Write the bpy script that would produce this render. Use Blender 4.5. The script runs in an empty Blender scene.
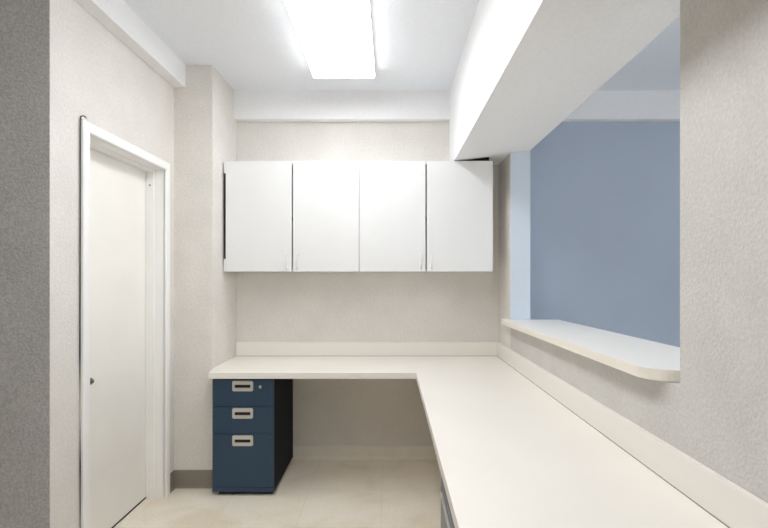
import bpy, bmesh, math
from mathutils import Vector, Matrix
C = bpy.context.scene.collection
F, PX, PY, H = 475.0, 390.0, 277.0, 1.34
PI = math.pi

# ------------------------------------------------------------ materials
def lin(c):
    c /= 255.0
    return c/12.92 if c <= .04045 else ((c+.055)/1.055)**2.4
def rgb(r, g, b): return (lin(r), lin(g), lin(b), 1)
def mat(name, col, rough=.5, metal=0.0, var=0.0, vscale=8.0, bump=0.0, bscale=200.0, fine=0.0, fscale=120.0, spec=.5):
    m = bpy.data.materials.new(name); m.use_nodes = True
    n, l = m.node_tree.nodes, m.node_tree.links
    b = n['Principled BSDF']
    b.inputs['Base Color'].default_value = col
    b.inputs['Roughness'].default_value = rough
    b.inputs['Metallic'].default_value = metal
    b.inputs['Specular IOR Level'].default_value = spec
    tc = n.new('ShaderNodeTexCoord')
    src = None
    for amt, sc, det in ((var, vscale, 5), (fine, fscale, 3)):
        if not amt: continue
        t = n.new('ShaderNodeTexNoise'); t.inputs['Scale'].default_value = sc; t.inputs['Detail'].default_value = det
        l.new(tc.outputs['Object'], t.inputs['Vector'])
        mr = n.new('ShaderNodeMapRange'); mr.inputs['From Min'].default_value = .3; mr.inputs['From Max'].default_value = .7
        mr.inputs['To Min'].default_value = 1-amt; mr.inputs['To Max'].default_value = 1+amt*.5
        l.new(t.outputs['Fac'], mr.inputs['Value'])
        mx = n.new('ShaderNodeMix'); mx.data_type = 'RGBA'; mx.blend_type = 'MULTIPLY'; mx.inputs[0].default_value = 1
        if src: l.new(src, mx.inputs[6])
        else: mx.inputs[6].default_value = col
        l.new(mr.outputs['Result'], mx.inputs[7]); src = mx.outputs[2]
    if src: l.new(src, b.inputs['Base Color'])
    if bump:
        t = n.new('ShaderNodeTexNoise'); t.inputs['Scale'].default_value = bscale; t.inputs['Detail'].default_value = 3
        l.new(tc.outputs['Object'], t.inputs['Vector'])
        bp = n.new('ShaderNodeBump'); bp.inputs['Strength'].default_value = bump; bp.inputs['Distance'].default_value = .004
        l.new(t.outputs['Fac'], bp.inputs['Height']); l.new(bp.outputs['Normal'], b.inputs['Normal'])
    return m

M = {}
M['wall']   = mat('wall_vinyl', rgb(225,221,215), .8, var=.05, vscale=5, bump=.5, bscale=110, fine=.07, fscale=80, spec=.2)
M['palewall'] = mat('pale_grey_wall_vinyl', rgb(210,207,203), .85, var=.05, vscale=6, bump=.6, bscale=120, fine=.08, fscale=110, spec=.2)
M['shadewall'] = mat('shaded_wall_vinyl', rgb(186,185,184), .85, var=.05, vscale=6, bump=1, bscale=130, fine=.2, fscale=95, spec=.2)  # wall vinyl darkened in colour to stand for shade on the left return
M['ceil']   = mat('ceiling_plaster', rgb(236,239,244), .9, bump=.8, bscale=70, fine=.02, fscale=60, spec=.1)
M['beam']   = mat('white_plaster', rgb(242,242,243), .85, bump=.7, bscale=60, fine=.03, fscale=70, spec=.15)
M['blue']   = mat('blue_grey_paint', rgb(182,193,208), .7, var=.03, vscale=3, spec=.2)
M['litblue'] = mat('blue_paint_lit_tone', rgb(212,223,235), .7, spec=.2)  # blue lightened in colour to stand for light on the stub end
M['trim']   = mat('white_gloss_paint', rgb(243,242,240), .35, var=.02, vscale=6)
M['door']   = mat('door_paint', rgb(243,240,234), .4, var=.025, vscale=4)
M['cab']    = mat('white_laminate', rgb(231,231,231), .35, var=.01, vscale=4)
M['counter']= mat('cream_laminate', rgb(240,235,227), .32, var=.02, vscale=3)
M['edge']   = mat('laminate_edge', rgb(238,234,227), .4)
M['seam']   = mat('seam_dark', rgb(150,135,120), .8)
M['ledge']  = mat('ledge_laminate', rgb(240,238,234), .4)
M['cream']  = mat('ledge_edge_cream', rgb(240,234,222), .45)
M['vinylg'] = mat('taupe_vinyl_base', rgb(142,132,121), .6, var=.06, vscale=10)
M['vinylc'] = mat('cream_vinyl_base', rgb(234,229,218), .6, var=.05, vscale=10)
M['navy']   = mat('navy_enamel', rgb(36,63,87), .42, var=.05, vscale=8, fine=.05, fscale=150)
M['shadednavy'] = mat('shaded_navy_enamel', rgb(15,21,29), .7, spec=.2)  # shade beneath the worktop put into the pedestal shell colour
M['nickel'] = mat('brushed_nickel', rgb(200,196,190), .4, .3)
M['chrome'] = mat('chrome', rgb(200,200,200), .2, .9)
M['oldknob'] = mat('dark_metal', rgb(96,92,86), .3, .8)
M['black']  = mat('black_plastic', rgb(18,18,18), .6)
M['grey']   = mat('grey_enamel', rgb(132,132,131), .45, .1)
M['shadow'] = mat('recess_shade_black', rgb(14,14,14), .8)  # black standing for shade in gaps and recesses
M['pull']   = mat('satin_pull', rgb(235,235,235), .35)

def floor_mat():
    m = bpy.data.materials.new('stained_vinyl_floor'); m.use_nodes = True
    n, l = m.node_tree.nodes, m.node_tree.links
    b = n['Principled BSDF']; b.inputs['Roughness'].default_value = .45; b.inputs['Specular IOR Level'].default_value = .3
    tc = n.new('ShaderNodeTexCoord')
    def noise(sc, det, lo, hi, c0, c1, dist=0):
        t = n.new('ShaderNodeTexNoise'); t.inputs['Scale'].default_value = sc; t.inputs['Detail'].default_value = det; t.inputs['Distortion'].default_value = dist
        l.new(tc.outputs['Object'], t.inputs['Vector'])
        r = n.new('ShaderNodeValToRGB'); r.color_ramp.elements[0].position = lo; r.color_ramp.elements[1].position = hi
        r.color_ramp.elements[0].color = c0; r.color_ramp.elements[1].color = c1
        l.new(t.outputs['Fac'], r.inputs['Fac']); return r.outputs['Color']
    def mul(a, c, f=1):
        x = n.new('ShaderNodeMix'); x.data_type = 'RGBA'; x.blend_type = 'MULTIPLY'; x.inputs[0].default_value = f
        l.new(a, x.inputs[6]); l.new(c, x.inputs[7]); return x.outputs[2]
    base = noise(3.5, 7, .35, .65, rgb(238,229,212), rgb(246,238,224), .6)
    st = noise(3.5, 9, .25, .45, rgb(248,244,236), (1,1,1,1), .8)
    fi = noise(70, 4, .3, .6, (.93,.92,.90,1), (1,1,1,1))
    br = n.new('ShaderNodeTexBrick'); br.offset = 0; br.inputs['Scale'].default_value = 1
    br.inputs['Brick Width'].default_value = .457; br.inputs['Row Height'].default_value = .457
    br.inputs['Mortar Size'].default_value = .002; br.inputs['Mortar Smooth'].default_value = .5
    br.inputs['Color1'].default_value = (1,1,1,1); br.inputs['Color2'].default_value = (.97,.97,.97,1); br.inputs['Mortar'].default_value = (.8,.77,.72,1)
    mp = n.new('ShaderNodeMapping'); mp.inputs['Location'].default_value = (.05,.2,0)
    l.new(tc.outputs['Object'], mp.inputs['Vector']); l.new(mp.outputs['Vector'], br.inputs['Vector'])
    l.new(mul(mul(mul(base, st), fi), br.outputs['Color'], .6), b.inputs['Base Color'])
    return m
M['floor'] = floor_mat()

def emit(name, col, s):
    m = bpy.data.materials.new(name); m.use_nodes = True
    b = m.node_tree.nodes['Principled BSDF']
    b.inputs['Base Color'].default_value = (.9,.9,.9,1)
    b.inputs['Emission Color'].default_value = col; b.inputs['Emission Strength'].default_value = s
    return m
M['lens']  = emit('lit_acrylic_lens', (.95,.975,1,1), 4.8)
M['lens_fill'] = emit('added_fill_lens_rear', (.95,.975,1,1), 6.2)
M['lens_fill_adj'] = emit('added_fill_lens_adjoining', (.97,.985,1,1), 1.8)

# ------------------------------------------------------------ helpers
def tag(o, label=None, cat=None, group=None, kind=None):
    for k, v in (('label', label), ('category', cat), ('group', group), ('kind', kind)):
        if v: o[k] = v
    return o
def box(bm, x0, x1, y0, y1, z0, z1, mi=0, bev=0.0):
    b2 = bmesh.new()
    bmesh.ops.create_cube(b2, size=1)
    for v in b2.verts:
        v.co = Vector(((x0+x1)/2+v.co.x*(x1-x0), (y0+y1)/2+v.co.y*(y1-y0), (z0+z1)/2+v.co.z*(z1-z0)))
    if bev: bmesh.ops.bevel(b2, geom=b2.edges[:], offset=bev, segments=2, profile=.7, affect='EDGES')
    for f in b2.faces: f.material_index = mi
    merge(bm, b2)
def merge(bm, b2):
    vm = {v: bm.verts.new(v.co) for v in b2.verts}
    for f in b2.faces:
        nf = bm.faces.new([vm[v] for v in f.verts]); nf.material_index = f.material_index; nf.smooth = f.smooth
    b2.free()
def prism(bm, pts, z0, z1, mi=0, bev=0.0):
    b2 = bmesh.new()
    lo = [b2.verts.new((p[0], p[1], z0)) for p in pts]; hi = [b2.verts.new((p[0], p[1], z1)) for p in pts]
    b2.faces.new(lo[::-1]); b2.faces.new(hi)
    for i in range(len(pts)):
        j = (i+1) % len(pts); b2.faces.new((lo[i], lo[j], hi[j], hi[i]))
    bmesh.ops.recalc_face_normals(b2, faces=b2.faces[:])
    if bev: bmesh.ops.bevel(b2, geom=b2.edges[:], offset=bev, segments=2, profile=.7, affect='EDGES')
    for f in b2.faces: f.material_index = mi
    merge(bm, b2)
def extrude_profile(bm, prof, axis, a0, a1, mi=0):
    """closed profile swept along x or y; prof = (other, z)"""
    def P(u, z, a): return (a, u, z) if axis == 'x' else (u, a, z)
    b2 = bmesh.new()
    A = [b2.verts.new(P(u, z, a0)) for u, z in prof]; B = [b2.verts.new(P(u, z, a1)) for u, z in prof]
    b2.faces.new(A); b2.faces.new(B[::-1])
    for i in range(len(prof)):
        j = (i+1) % len(prof); b2.faces.new((A[i], B[i], B[j], A[j]))
    bmesh.ops.recalc_face_normals(b2, faces=b2.faces[:])
    for f in b2.faces: f.material_index = mi
    merge(bm, b2)
def tube(bm, pts, r, seg=10, mi=0):
    pts = [Vector(p) for p in pts]; rings = []
    for i, p in enumerate(pts):
        d = (pts[min(i+1, len(pts)-1)]-pts[max(i-1, 0)]).normalized()
        q = d.to_track_quat('Z', 'Y')
        rings.append([bm.verts.new(p+q @ Vector((math.cos(2*PI*k/seg)*r, math.sin(2*PI*k/seg)*r, 0))) for k in range(seg)])
    for a, b in zip(rings, rings[1:]):
        for k in range(seg):
            f = bm.faces.new((a[k], a[(k+1) % seg], b[(k+1) % seg], b[k])); f.smooth = True; f.material_index = mi
    for rg in (rings[0][::-1], rings[-1]):
        f = bm.faces.new(rg); f.material_index = mi
def lathe(bm, c, axis, prof, seg=20, mi=0):
    """prof = (distance along axis, radius)"""
    q = Vector(axis).to_track_quat('Z', 'Y'); c = Vector(c); rings = []
    for t, r in prof:
        rings.append([bm.verts.new(c+q @ Vector((math.cos(2*PI*k/seg)*r, math.sin(2*PI*k/seg)*r, t))) for k in range(seg)])
    for a, b in zip(rings, rings[1:]):
        for k in range(seg):
            f = bm.faces.new((a[k], a[(k+1) % seg], b[(k+1) % seg], b[k])); f.smooth = True; f.material_index = mi
    bm.faces.new(rings[0][::-1]).material_index = mi; bm.faces.new(rings[-1]).material_index = mi
def obj(name, bm, mats, parent=None):
    bmesh.ops.recalc_face_normals(bm, faces=bm.faces[:])
    me = bpy.data.meshes.new(name); bm.to_mesh(me); bm.free()
    for m in (mats if isinstance(mats, (list, tuple)) else [mats]): me.materials.append(M[m])
    o = bpy.data.objects.new(name, me); C.objects.link(o)
    if parent:
        o.parent = parent
        loc = Vector((0,0,0)); p = parent
        while p: loc += p.location; p = p.parent
        if loc.length:
            me.transform(Matrix.Translation(-loc))
    return o
def empty(name, loc):
    o = bpy.data.objects.new(name, None); o.empty_display_size = .1; C.objects.link(o); o.location = loc; return o
def one(name, mats, *args, **k):
    bm = bmesh.new(); box(bm, *args, **k); return obj(name, bm, mats)
def struct(o): o['kind'] = 'structure'; return o

# ------------------------------------------------------------ room shell
ZC = 2.69
XL, XR, XR2, YB = -1.375, .802, .934, 3.5
Y1 = 1.921            # near corner of the left wall
struct(one('floor', 'floor', -4, 4, -2.6, 3.62, -.1, 0))
struct(one('ceiling', 'ceil', -4, 4, -2.6, 3.62, ZC, ZC+.1))
struct(one('wall_back', 'wall', -1.6, XR2-.03, YB, YB+.12, 0, ZC))
struct(one('wall_adjoining_back', 'blue', XR2-.03, 4, YB, YB+.12, 0, ZC))
# left wall with the door opening
DY0, DY1, DZ = 2.155, 2.885, 1.99
bm = bmesh.new()
pts = [(Y1,0),(DY0-.03,0),(DY0-.03,DZ+.02),(DY1+.03,DZ+.02),(DY1+.03,0),(3.024,0),(3.024,ZC),(Y1,ZC)]
for x in (0,1): pass
box(bm, XL-.13, XL, Y1, DY0-.03, 0, ZC); box(bm, XL-.13, XL, DY1+.03, 3.024, 0, ZC); box(bm, XL-.13, XL, DY0-.03, DY1+.03, DZ+.02, ZC)
struct(obj('wall_left', bm, 'wall'))
struct(one('wall_left_return', 'shadewall', -4, XL-.13, Y1, Y1+.12, 0, ZC))
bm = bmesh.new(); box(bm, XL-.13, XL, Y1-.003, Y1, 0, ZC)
struct(obj('wall_left_end', bm, 'shadewall'))
struct(one('wall_column', 'wall', -1.62, -1.13, 3.024, YB, 0, ZC))
# right wall: near pier, low wall under the opening, far stub whose end has light painted in as a paler blue
YN, YF, ZS = 1.3136, 3.161, 1.02
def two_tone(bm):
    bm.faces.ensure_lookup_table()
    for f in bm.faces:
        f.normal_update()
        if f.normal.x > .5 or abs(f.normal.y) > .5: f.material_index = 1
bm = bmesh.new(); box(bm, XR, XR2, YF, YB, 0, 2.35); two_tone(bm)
struct(obj('wall_right_far', bm, ['wall', 'litblue']))
bm = bmesh.new()
extrude_profile(bm, [(-2.5,0),(YF,0),(YF,1.0225),(YN,1.037),(YN,2.35),(-2.5,2.35)], 'x', XR, XR2); two_tone(bm)
for f in bm.faces:
    if abs(f.normal.y) > .5 or abs(f.normal.z) > .5: f.material_index = 0
struct(obj('wall_right', bm, ['palewall', 'blue']))
struct(one('wall_rear', 'wall', -4, 4, -2.6, -2.5, 0, ZC))
struct(one('wall_far_left', 'wall', -4.1, -4, -2.6, Y1+.12, 0, ZC))
struct(one('wall_far_right', 'blue', 4, 4.1, -2.6, YB+.12, 0, ZC))
# beams and soffits
bm = bmesh.new()
extrude_profile(bm, [(.435,2.127),(.934,2.183),(.934,ZC),(.435,ZC)], 'y', -2.5, YB)
struct(obj('trim_1', bm, 'beam'))
struct(one('trim_2', 'beam', -1.13, .435, 3.44, YB, 2.484, ZC))
struct(one('trim_3', 'beam', XL-.02, -1.302, Y1, 3.024, 2.547, ZC))
struct(one('trim_4', 'beam', XR2, 4, 3.44, YB, 2.484, ZC))
# vinyl baseboards: cove profile
def cove(z): return [(0,0),(.014,0),(.006,.012),(.005,z-.004),(.003,z),(0,z)]
bm = bmesh.new()
extrude_profile(bm, [(3.024-u, z) for u, z in cove(.112)], 'x', XL+.005, -1.13)
extrude_profile(bm, [(XL+u, z) for u, z in cove(.112)], 'y', 2.94, 3.024)
struct(obj('baseboard_left', bm, 'vinylg'))
bm = bmesh.new(); extrude_profile(bm, [(YB-u, z) for u, z in cove(.096)], 'x', -1.13, XR)
struct(obj('baseboard_back', bm, 'vinylc'))
bm = bmesh.new(); extrude_profile(bm, [(XR-u, z) for u, z in cove(.096)], 'y', -2.5, YB-.015)
struct(obj('baseboard_right', bm, 'vinylc'))

# ------------------------------------------------------------ door
d = empty('door_1', (-1.42, 2.51, 0)); struct(d)
XF = -1.357
bm = bmesh.new(); box(bm, -1.512, -1.478, DY0+.003, DY1-.003, .010, DZ-.012, bev=.0015)
leaf = obj('door_panel', bm, 'door', d)
bm = bmesh.new(); box(bm, -1.508, -1.4775, DY0+.003, DY1-.003, .001, .0095); obj('door_gap_shade', bm, 'shadow', d)  # dark strip added for the shaded gap below the leaf
bm = bmesh.new()   # casing: one mitred moulding with a rounded face, legs and head
def mould(t):      # t 0 outer .. 1 inner, height above wall
    return t
w = .05
prof = [(0,0),(0,.013),(.004,.017),(.012,.018),(.038,.018),(.046,.016),(.05,.010),(.05,0)]
path = [(DY0, 0, (-1,0)), (DY0, DZ, (-1,1)), (DY1, DZ, (1,1)), (DY1, 0, (1,0))]
rings = []
for (y, z, (dy, dz)) in path:
    rings.append([bm.verts.new((XL+h+.001, y+dy*(w-o), z+dz*(w-o))) for o, h in prof])
for a, b in zip(rings, rings[1:]):
    for k in range(len(prof)-1): bm.faces.new((a[k], b[k], b[k+1], a[k+1]))
    bm.faces.new((a[-1], b[-1], b[0], a[0]))
bm.faces.new(rings[0]); bm.faces.new(rings[-1][::-1])
obj('door_casing', bm, 'trim', d)
bm = bmesh.new()   # jamb lining and stop
xi, xo = -1.50, XL+.006
for y0, y1 in ((DY0-.028, DY0), (DY1, DY1+.028)): box(bm, -1.505, xo, y0, y1, 0, DZ+.018, bev=.001)
box(bm, -1.505, xo, DY0, DY1, DZ, DZ+.018, bev=.001)
obj('door_jamb', bm, 'trim', d)
bm = bmesh.new()
box(bm, -1.476, -1.43, DY1-.013, DY1, 0, DZ, bev=.002); box(bm, -1.476, -1.43, DY0, DY0+.013, 0, DZ, bev=.002); box(bm, -1.476, -1.43, DY0+.013, DY1-.013, DZ-.013, DZ, bev=.002)
obj('door_stop', bm, 'trim', d)
bm = bmesh.new()
lathe(bm, (-1.478, 2.343, .825), (1,0,0), [(0,.017),(.003,.017),(.005,.013),(.007,.011),(.012,.010),(.015,.007),(.016,.001)])
k = obj('door_knob', bm, 'oldknob', d); k['label'] = 'small dark metal door knob'
bm = bmesh.new(); lathe(bm, (-1.452, DY1-.013, 1.895), (0,-1,0), [(0,.005),(.003,.004),(.0035,.001)], 12)
obj('screw', bm, 'black', d)
# closed dark space behind the leaf
struct(one('wall_door_backing', 'wall', -1.60, -1.53, 2.0, 3.03, 0, 2.2))

# dark line added to paint the shaded near side of the casing
bm = bmesh.new()
yc = DY0-w-.006
tube(bm, [(XL+.006, yc, .005), (XL+.006, yc, .5), (XL+.0055, yc-.001, 1.0), (XL+.006, yc, 1.6), (XL+.006, yc, 2.035), (XL+.008, yc+.003, 2.052), (XL+.014, yc+.012, 2.056), (XL+.016, yc+.02, 2.053)], .0025, 8)
casing_shade = obj('casing_shade', bm, 'black'); tag(casing_shade, 'thin black line painting the shaded near side of the white door frame', 'casing_shade')
bm = bmesh.new(); lathe(bm, (XL+.016, yc+.018, 2.054), (0,1,-.1), [(0,.004),(.002,.0055),(.010,.0055),(.012,.003)], 12)
obj('casing_shade_tip', bm, 'nickel', casing_shade)

# ------------------------------------------------------------ L-shaped worktop
ZT, TH = .76, .036
YCF, XCI, XS, YSF = 2.872, .159, .784, 3.484
ct = empty('worktop', (0, 3.2, ZT-TH))
tag(ct, 'cream L-shaped laminate worktop along the back and right walls', 'countertop')
L = [(-1.108,YCF),(XCI,YCF),(XCI,-.6),(XS+.016,-.6),(XS+.016,YB-.002),(-1.128,YB-.002),(-1.128,3.02),(-1.108,3.02)]
L = [(-1.098,YCF),(XCI,YCF),(XCI,-.6),(XS+.016,-.6),(XS+.016,YB-.002),(-1.128,YB-.002),(-1.128,3.022)]
bm = bmesh.new(); prism(bm, L, ZT-TH, ZT, bev=.0015)
bm.faces.ensure_lookup_table()
for f in bm.faces:
    f.normal_update()
    if abs(f.normal.z) < .3: f.material_index = 1
obj('work_surface', bm, ['counter', 'edge'], ct)
def splash(name, x0, x1, y0, y1):
    bm = bmesh.new(); box(bm, x0, x1, y0, y1, ZT+.0015, ZT+.101, bev=.0015)
    return obj(name, bm, 'edge', ct)
splash('backsplash', -1.128, XS, YSF, YB-.001)
splash('backsplash', XS, XR-.001, -.6, YB-.001)
bm = bmesh.new(); box(bm, -1.128, XS, YSF-.0015, YSF+.002, ZT, ZT+.002); box(bm, XS-.0015, XS+.002, -.6, YSF, ZT, ZT+.002)
o = obj('caulk_line', bm, 'seam', ct); o['label'] = 'thin brown joint line where worktop meets backsplash'

# ------------------------------------------------------------ navy drawer pedestal
def pedestal():
    x0, x1, y0, y1, z0, z1 = -1.087, -.711, 2.905, 3.478, .024, .714
    r = empty('drawer_cabinet', ((x0+x1)/2, (y0+y1)/2, 0))
    tag(r, 'navy blue metal three-drawer pedestal standing under the left end of the worktop', 'filing cabinet')
    bm = bmesh.new(); t = .012
    box(bm, x0, x0+t, y0+.02, y1, z0, z1); box(bm, x1-t, x1, y0+.02, y1, z0, z1)
    box(bm, x0+t, x1-t, y0+.02, y1, z1-t, z1); box(bm, x0+t, x1-t, y0+.02, y1, z0, z0+t); box(bm, x0+t, x1-t, y1-t, y1, z0+t, z1-t)
    o = obj('body', bm, 'shadednavy', r); o['label'] = 'steel shell painted near-black with the shade under the worktop'
    bm = bmesh.new(); box(bm, x0, x1, y0+.002, y0+.022, z0, z0+.028, bev=.002); obj('bottom_rail', bm, 'navy', r)
    zs = [z1, .547, .380, z0+.030]
    for i in range(3):
        zt, zb = zs[i]-.0015, zs[i+1]+.0015
        bm = bmesh.new()
        hx0, hx1 = -.963, -.838; ht = zt-.008 if i else zt-.008; hb = ht-.062
        box(bm, x0+.001, x1-.001, y0, y0+.02, zb, zt, bev=.002)
        box(bm, x0+.02, x1-.02, y0+.021, y1-.04, zb+.01, zb+.06)
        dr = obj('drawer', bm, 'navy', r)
        # label-holder style recessed pull: frame with a dark pocket
        bm = bmesh.new()
        pts = []
        n = 6; rr = .014
        W0, W1, Z0, Z1 = hx0, hx1, hb, ht
        def rrect(a0, a1, b0, b1, q, nn=5):
            out = []
            for cx, cz, s in ((a1-q, b1-q, 0), (a0+q, b1-q, 1), (a0+q, b0+q, 2), (a1-q, b0+q, 3)):
                for k in range(nn+1):
                    an = (s + k/nn)*PI/2; out.append((cx+q*math.cos(an), cz+q*math.sin(an)))
            return out
        outer = rrect(W0, W1, Z0, Z1, .010); inner = rrect(W0+.014, W1-.014, Z0+.02, Z1-.022, .003)
        ys = y0-.007
        O = [bm.verts.new((x, ys, z)) for x, z in outer]; I = [bm.verts.new((x, ys, z)) for x, z in inner]
        Ob = [bm.verts.new((x, y0+.001, z)) for x, z in rrect(W0-.002, W1+.002, Z0-.002, Z1+.002, .011)]; Ib = [bm.verts.new((x, y0-.0006, z)) for x, z in inner]
        N = len(O)
        for k in range(N):
            j = (k+1) % N
            bm.faces.new((O[k], O[j], I[j], I[k])); bm.faces.new((O[k], Ob[k], Ob[j], O[j])); bm.faces.new((I[k], I[j], Ib[j], Ib[k]))
        bm.faces.new(Ib).material_index = 1
        bm.faces.new(Ob[::-1])
        h = obj('handle', bm, ['nickel', 'shadow'], dr)
    bm = bmesh.new(); lathe(bm, (-.793, y0, .668), (0,-1,0), [(0,.010),(.004,.010),(.006,.008),(.006,.003),(.004,.0025)], 20)
    obj('lock', bm, 'chrome', r)
    for cx in (x0+.055, x1-.045):
        for cy in (y0+.05, y1-.05):
            bm = bmesh.new()
            lathe(bm, (cx-.008, cy, .0127), (1,0,0), [(0,.009),(.002,.0125),(.014,.0125),(.016,.009)], 18)
            box(bm, cx-.014, cx+.018, cy-.016, cy+.016, .022, .0255, bev=.0005)
            obj('caster', bm, 'black', r)
    bm = bmesh.new(); box(bm, x0+.03, x1-.012, y0+.024, y1-.03, .005, z0)
    obj('plinth', bm, 'black', r)
pedestal()

# ------------------------------------------------------------ grey file cabinet under the right run
def grey_unit():
    xf, x1, y0, y1, z0, z1 = .168, .765, .78, 1.575, .0, .716
    r = empty('file_cabinet', ((xf+x1)/2, (y0+y1)/2, 0))
    tag(r, 'grey metal file cabinet tucked under the right run of the worktop', 'filing cabinet')
    bm = bmesh.new(); t = .014
    box(bm, xf+.02, x1, y0, y0+t, z0, z1); box(bm, xf+.02, x1, y1-t, y1, z0, z1); box(bm, xf+.02, x1, y0+t, y1-t, z1-t, z1)
    box(bm, x1-t, x1, y0+t, y1-t, z0, z1-t); box(bm, xf+.02, x1-t, y0+t, y1-t, z0, z0+t)
    box(bm, xf, xf+.02, y0, y1, z1-.022, z1, bev=.002); box(bm, xf, xf+.02, y1-.03, y1, z0, z1-.022, bev=.002); box(bm, xf, xf+.02, y0, y0+.03, z0, z1-.022, bev=.002)
    box(bm, xf, xf+.02, y0+.03, y1-.03, z0, z0+.05, bev=.002)
    obj('body', bm, 'grey', r)
    for zb, zt in ((.372,.678),(.056,.364)):
        bm = bmesh.new()
        box(bm, xf-.002, xf+.02, y0+.035, y1-.035, zb, zt-.03, bev=.002)
        box(bm, xf+.010, xf+.02, y0+.035, y1-.035, zt-.03, zt, mi=1)
        box(bm, xf-.003, xf+.003, y0+.035, y1-.035, zt-.006, zt, bev=.001)
        dr = obj('drawer', bm, ['grey', 'shadow'], r)
        bm = bmesh.new(); tube(bm, [(xf-.004, y0+.06, zt-.028), (xf-.006, (y0+y1)/2, zt-.028), (xf-.004, y1-.06, zt-.028)], .004, 8)
        obj('handle', bm, 'nickel', dr)
grey_unit()

# ------------------------------------------------------------ wall cabinets
def wall_cabinet(x0, x1, label):
    y0, y1, z0, z1 = 3.219, 3.497, 1.378, 2.120
    r = empty('wall_cabinet', ((x0+x1)/2, y1, z0)); tag(r, label, 'cabinet')
    bm = bmesh.new(); t = .016
    box(bm, x0+.0005, x0+t, y0, y1, z0, z1); box(bm, x1-t, x1-.0005, y0, y1, z0, z1)
    box(bm, x0+t, x1-t, y0, y1, z0, z0+t); box(bm, x0+t, x1-t, y0, y1, z1-t, z1); box(bm, x0+t, x1-t, y1-.006, y1, z0+t, z1-t)
    box(bm, x0+t, x1-t, y0+.02, y1-.006, (z0+z1)/2, (z0+z1)/2+t)
    obj('body', bm, 'cab', r)
    xm = (x0+x1)/2; g = .0045
    for a, b, hx in ((x0+.001, xm-g, xm-g-.030), (xm+g, x1-.001, xm+g+.030)):
        bm = bmesh.new(); box(bm, a, b, 3.20, 3.2175, z0-.001, z1+.002, bev=.0012)
        dr = obj('door', bm, 'cab', r)
        bm = bmesh.new(); zc = z0+.066; hh = .048; pts = []
        pts = [(hx, 3.201, zc-hh), (hx, 3.186, zc-hh+.001), (hx, 3.179, zc-hh+.006), (hx, 3.176, zc-hh+.016), (hx, 3.1745, zc), (hx, 3.176, zc+hh-.016), (hx, 3.179, zc+hh-.006), (hx, 3.186, zc+hh-.001), (hx, 3.201, zc+hh)]
        tube(bm, pts, .0042, 10)
        obj('handle', bm, 'pull', dr)
    return r
left_cab = wall_cabinet(-1.108, -.208, 'white laminate two-door wall cabinet nearest the column, left of the pair')
right_cab = wall_cabinet(-.207, .694, 'white laminate two-door wall cabinet reaching under the ceiling beam, right of the pair')
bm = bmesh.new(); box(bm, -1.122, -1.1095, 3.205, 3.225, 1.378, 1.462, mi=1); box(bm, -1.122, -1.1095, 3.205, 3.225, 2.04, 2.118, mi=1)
box(bm, -1.120, -1.1095, 3.212, 3.24, 1.462, 2.04, mi=0)  # black strip added for the shaded gap between cabinet and column
o = obj('gap_shade_and_tabs', bm, ['shadow', 'cab'], left_cab); o['label'] = 'narrow black strip painting the shaded gap, with white filler tabs'

bm = bmesh.new(); extrude_profile(bm, [(.445,2.1205),(.672,2.1205),(.672,2.153),(.445,2.1245)], 'y', 3.222, 3.25)  # black strip added where the gap below the beam lies in shade
o = obj('top_gap_shade', bm, 'shadow', right_cab); o['label'] = 'black strip painting the shade between cabinet top and beam'

# ------------------------------------------------------------ pass-through ledge
XF_, XB_, Z1_, T_ = .748, 1.12, 1.072, .034
r0 = .085; y0, y1 = 1.365, 3.21
pts = [(XB_, y0), (XB_, YF-.004), (XR2, YF-.004), (XR2-.1, YF-.004), (XR-.002, YF-.004), (XR-.002, y1)]
pts += [(XF_+.02, y1), (XF_+.006, y1-.006), (XF_, y1-.02)]
for k in range(9):
    a = PI + k/8*PI/2; pts.append((XF_+r0+r0*math.cos(a), y0+r0+r0*math.sin(a)))
bm = bmesh.new(); prism(bm, pts, Z1_-T_, Z1_, bev=.002)
for v in bm.verts: v.co.z -= .015*(v.co.y-y0)/(y1-y0)
for f in bm.faces:
    f.normal_update()
    if abs(f.normal.z) < .4: f.material_index = 1
o = obj('ledge', bm, ['ledge', 'cream']); tag(o, 'white pass-through shelf with a rounded corner on the opening in the right wall', 'shelf')

# ------------------------------------------------------------ ceiling lights
def fixture(name, x0, x1, y0, y1, lens, label):
    r = empty(name, ((x0+x1)/2, (y0+y1)/2, ZC)); tag(r, label, 'ceiling light')
    bm = bmesh.new(); box(bm, x0+.03, x1-.03, y0+.01, y1-.01, ZC-.02, ZC-.001, bev=.001); box(bm, x0-.001, x1+.001, y0, y1, ZC-.044, ZC-.001, bev=.001); obj('housing', bm, 'trim', r)
    bm = bmesh.new(); zb = 2.622
    prof = [(x0+.004, ZC-.012), (x0, ZC-.03), (x0+.001, zb+.006), (x0+.005, zb+.001), (x0+.01, zb), (x1-.01, zb), (x1-.005, zb+.001), (x1-.001, zb+.006), (x1, ZC-.03), (x1-.004, ZC-.012)]
    extrude_profile(bm, prof, 'y', y0+.006, y1-.006); obj('lens', bm, lens, r)
    for a, b in ((y0, y0+.006), (y1-.006, y1)):
        bm = bmesh.new(); extrude_profile(bm, [(x+(.001 if x > (x0+x1)/2 else -.001), z-(.001 if z < ZC-.02 else 0)) for x, z in prof], 'y', a, b); obj('end_cap', bm, 'trim', r)
fixture('ceiling_light', -.494, -.098, 1.81, 3.066, 'lens', 'glowing white fluorescent ceiling light above the wall cabinets')
fixture('ceiling_light', -.494, -.098, .3, 1.52, 'lens_fill', 'added unseen fill light behind the viewer')  # lamp added out of view as fill for the main room
fixture('ceiling_light', 2.7, 3.1, 1.5, 2.72, 'lens_fill_adj', 'added unseen fill light in the blue adjoining room')  # lamp added out of view to brighten the blue room

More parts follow.
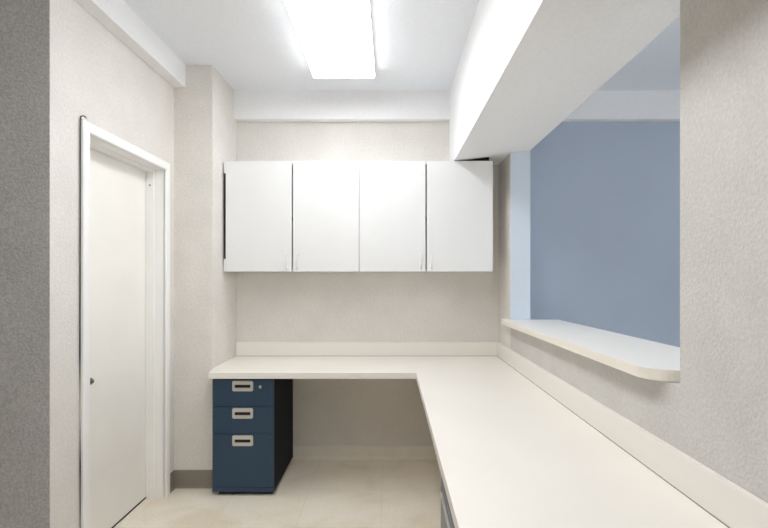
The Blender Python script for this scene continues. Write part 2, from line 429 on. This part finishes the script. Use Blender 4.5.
# ------------------------------------------------------------ unseen glowing windows added as fill (rear wall, far end of the blue room)
def fill_window(name, axis, u0, u1, z0, z1, p, power, col):
    w_ = empty(name, ((u0+u1)/2, p, z0) if axis == 'y' else (p, (u0+u1)/2, z0)); struct(w_)
    bm = bmesh.new(); s = .03 if p < 0 else -.03
    def b(a0, a1, c0, c1, d0, d1):
        if axis == 'y': box(bm, a0, a1, min(d0,d1), max(d0,d1), c0, c1, bev=.003)
        else: box(bm, min(d0,d1), max(d0,d1), a0, a1, c0, c1, bev=.003)
    for a in (u0, (u0+u1)/2, u1): b(a-.03, a+.03, z0-.03, z1+.03, p, p+s)
    for c in (z0, z1): b(u0-.03, u1+.03, c-.03, c+.03, p, p+s)
    obj('fill_window_frame', bm, 'trim', w_)
    bm = bmesh.new(); s2 = s*.3
    if axis == 'y': box(bm, u0, u1, min(p,p+s2), max(p,p+s2), z0, z1)
    else: box(bm, min(p,p+s2), max(p,p+s2), u0, u1, z0, z1)
    M[name] = emit(name+'_fill_pane', col, power); obj('fill_window_pane', bm, name, w_)
fill_window('fill_window_1', 'y', -1.2, 1.4, 1.2, 2.3, -2.5, .6, (.97,.98,1,1))  # glowing pane added behind the camera as fill
fill_window('fill_window_2', 'x', -1.5, 1.5, .9, 2.2, 4.0, 1.6, (.95,.975,1,1))  # unseen glowing pane added to lift the blue wall

# ------------------------------------------------------------ camera, world, view
cd = bpy.data.cameras.new('camera'); cam = bpy.data.objects.new('camera', cd); C.objects.link(cam)
cam.location = (0, 0, H); cam.rotation_euler = (PI/2, 0, 0)
cd.sensor_width = 36; cd.sensor_fit = 'HORIZONTAL'; cd.lens = F/768*36
cd.shift_x = -(PX-384)/768; cd.shift_y = (PY-264)/768; cd.clip_start = .02
S = bpy.context.scene; S.camera = cam
w = bpy.data.worlds.new('world'); S.world = w; w.use_nodes = True
w.node_tree.nodes['Background'].inputs[0].default_value = (.6,.65,.7,1); w.node_tree.nodes['Background'].inputs[1].default_value = .3
vs = S.view_settings; S.cycles.max_bounces = 16; S.cycles.diffuse_bounces = 12; S.display_settings.display_device = 'sRGB'
vs.view_transform = 'Standard'; vs.look = 'None'; vs.gamma = 1; vs.exposure = 1.02; vs.use_curve_mapping = False
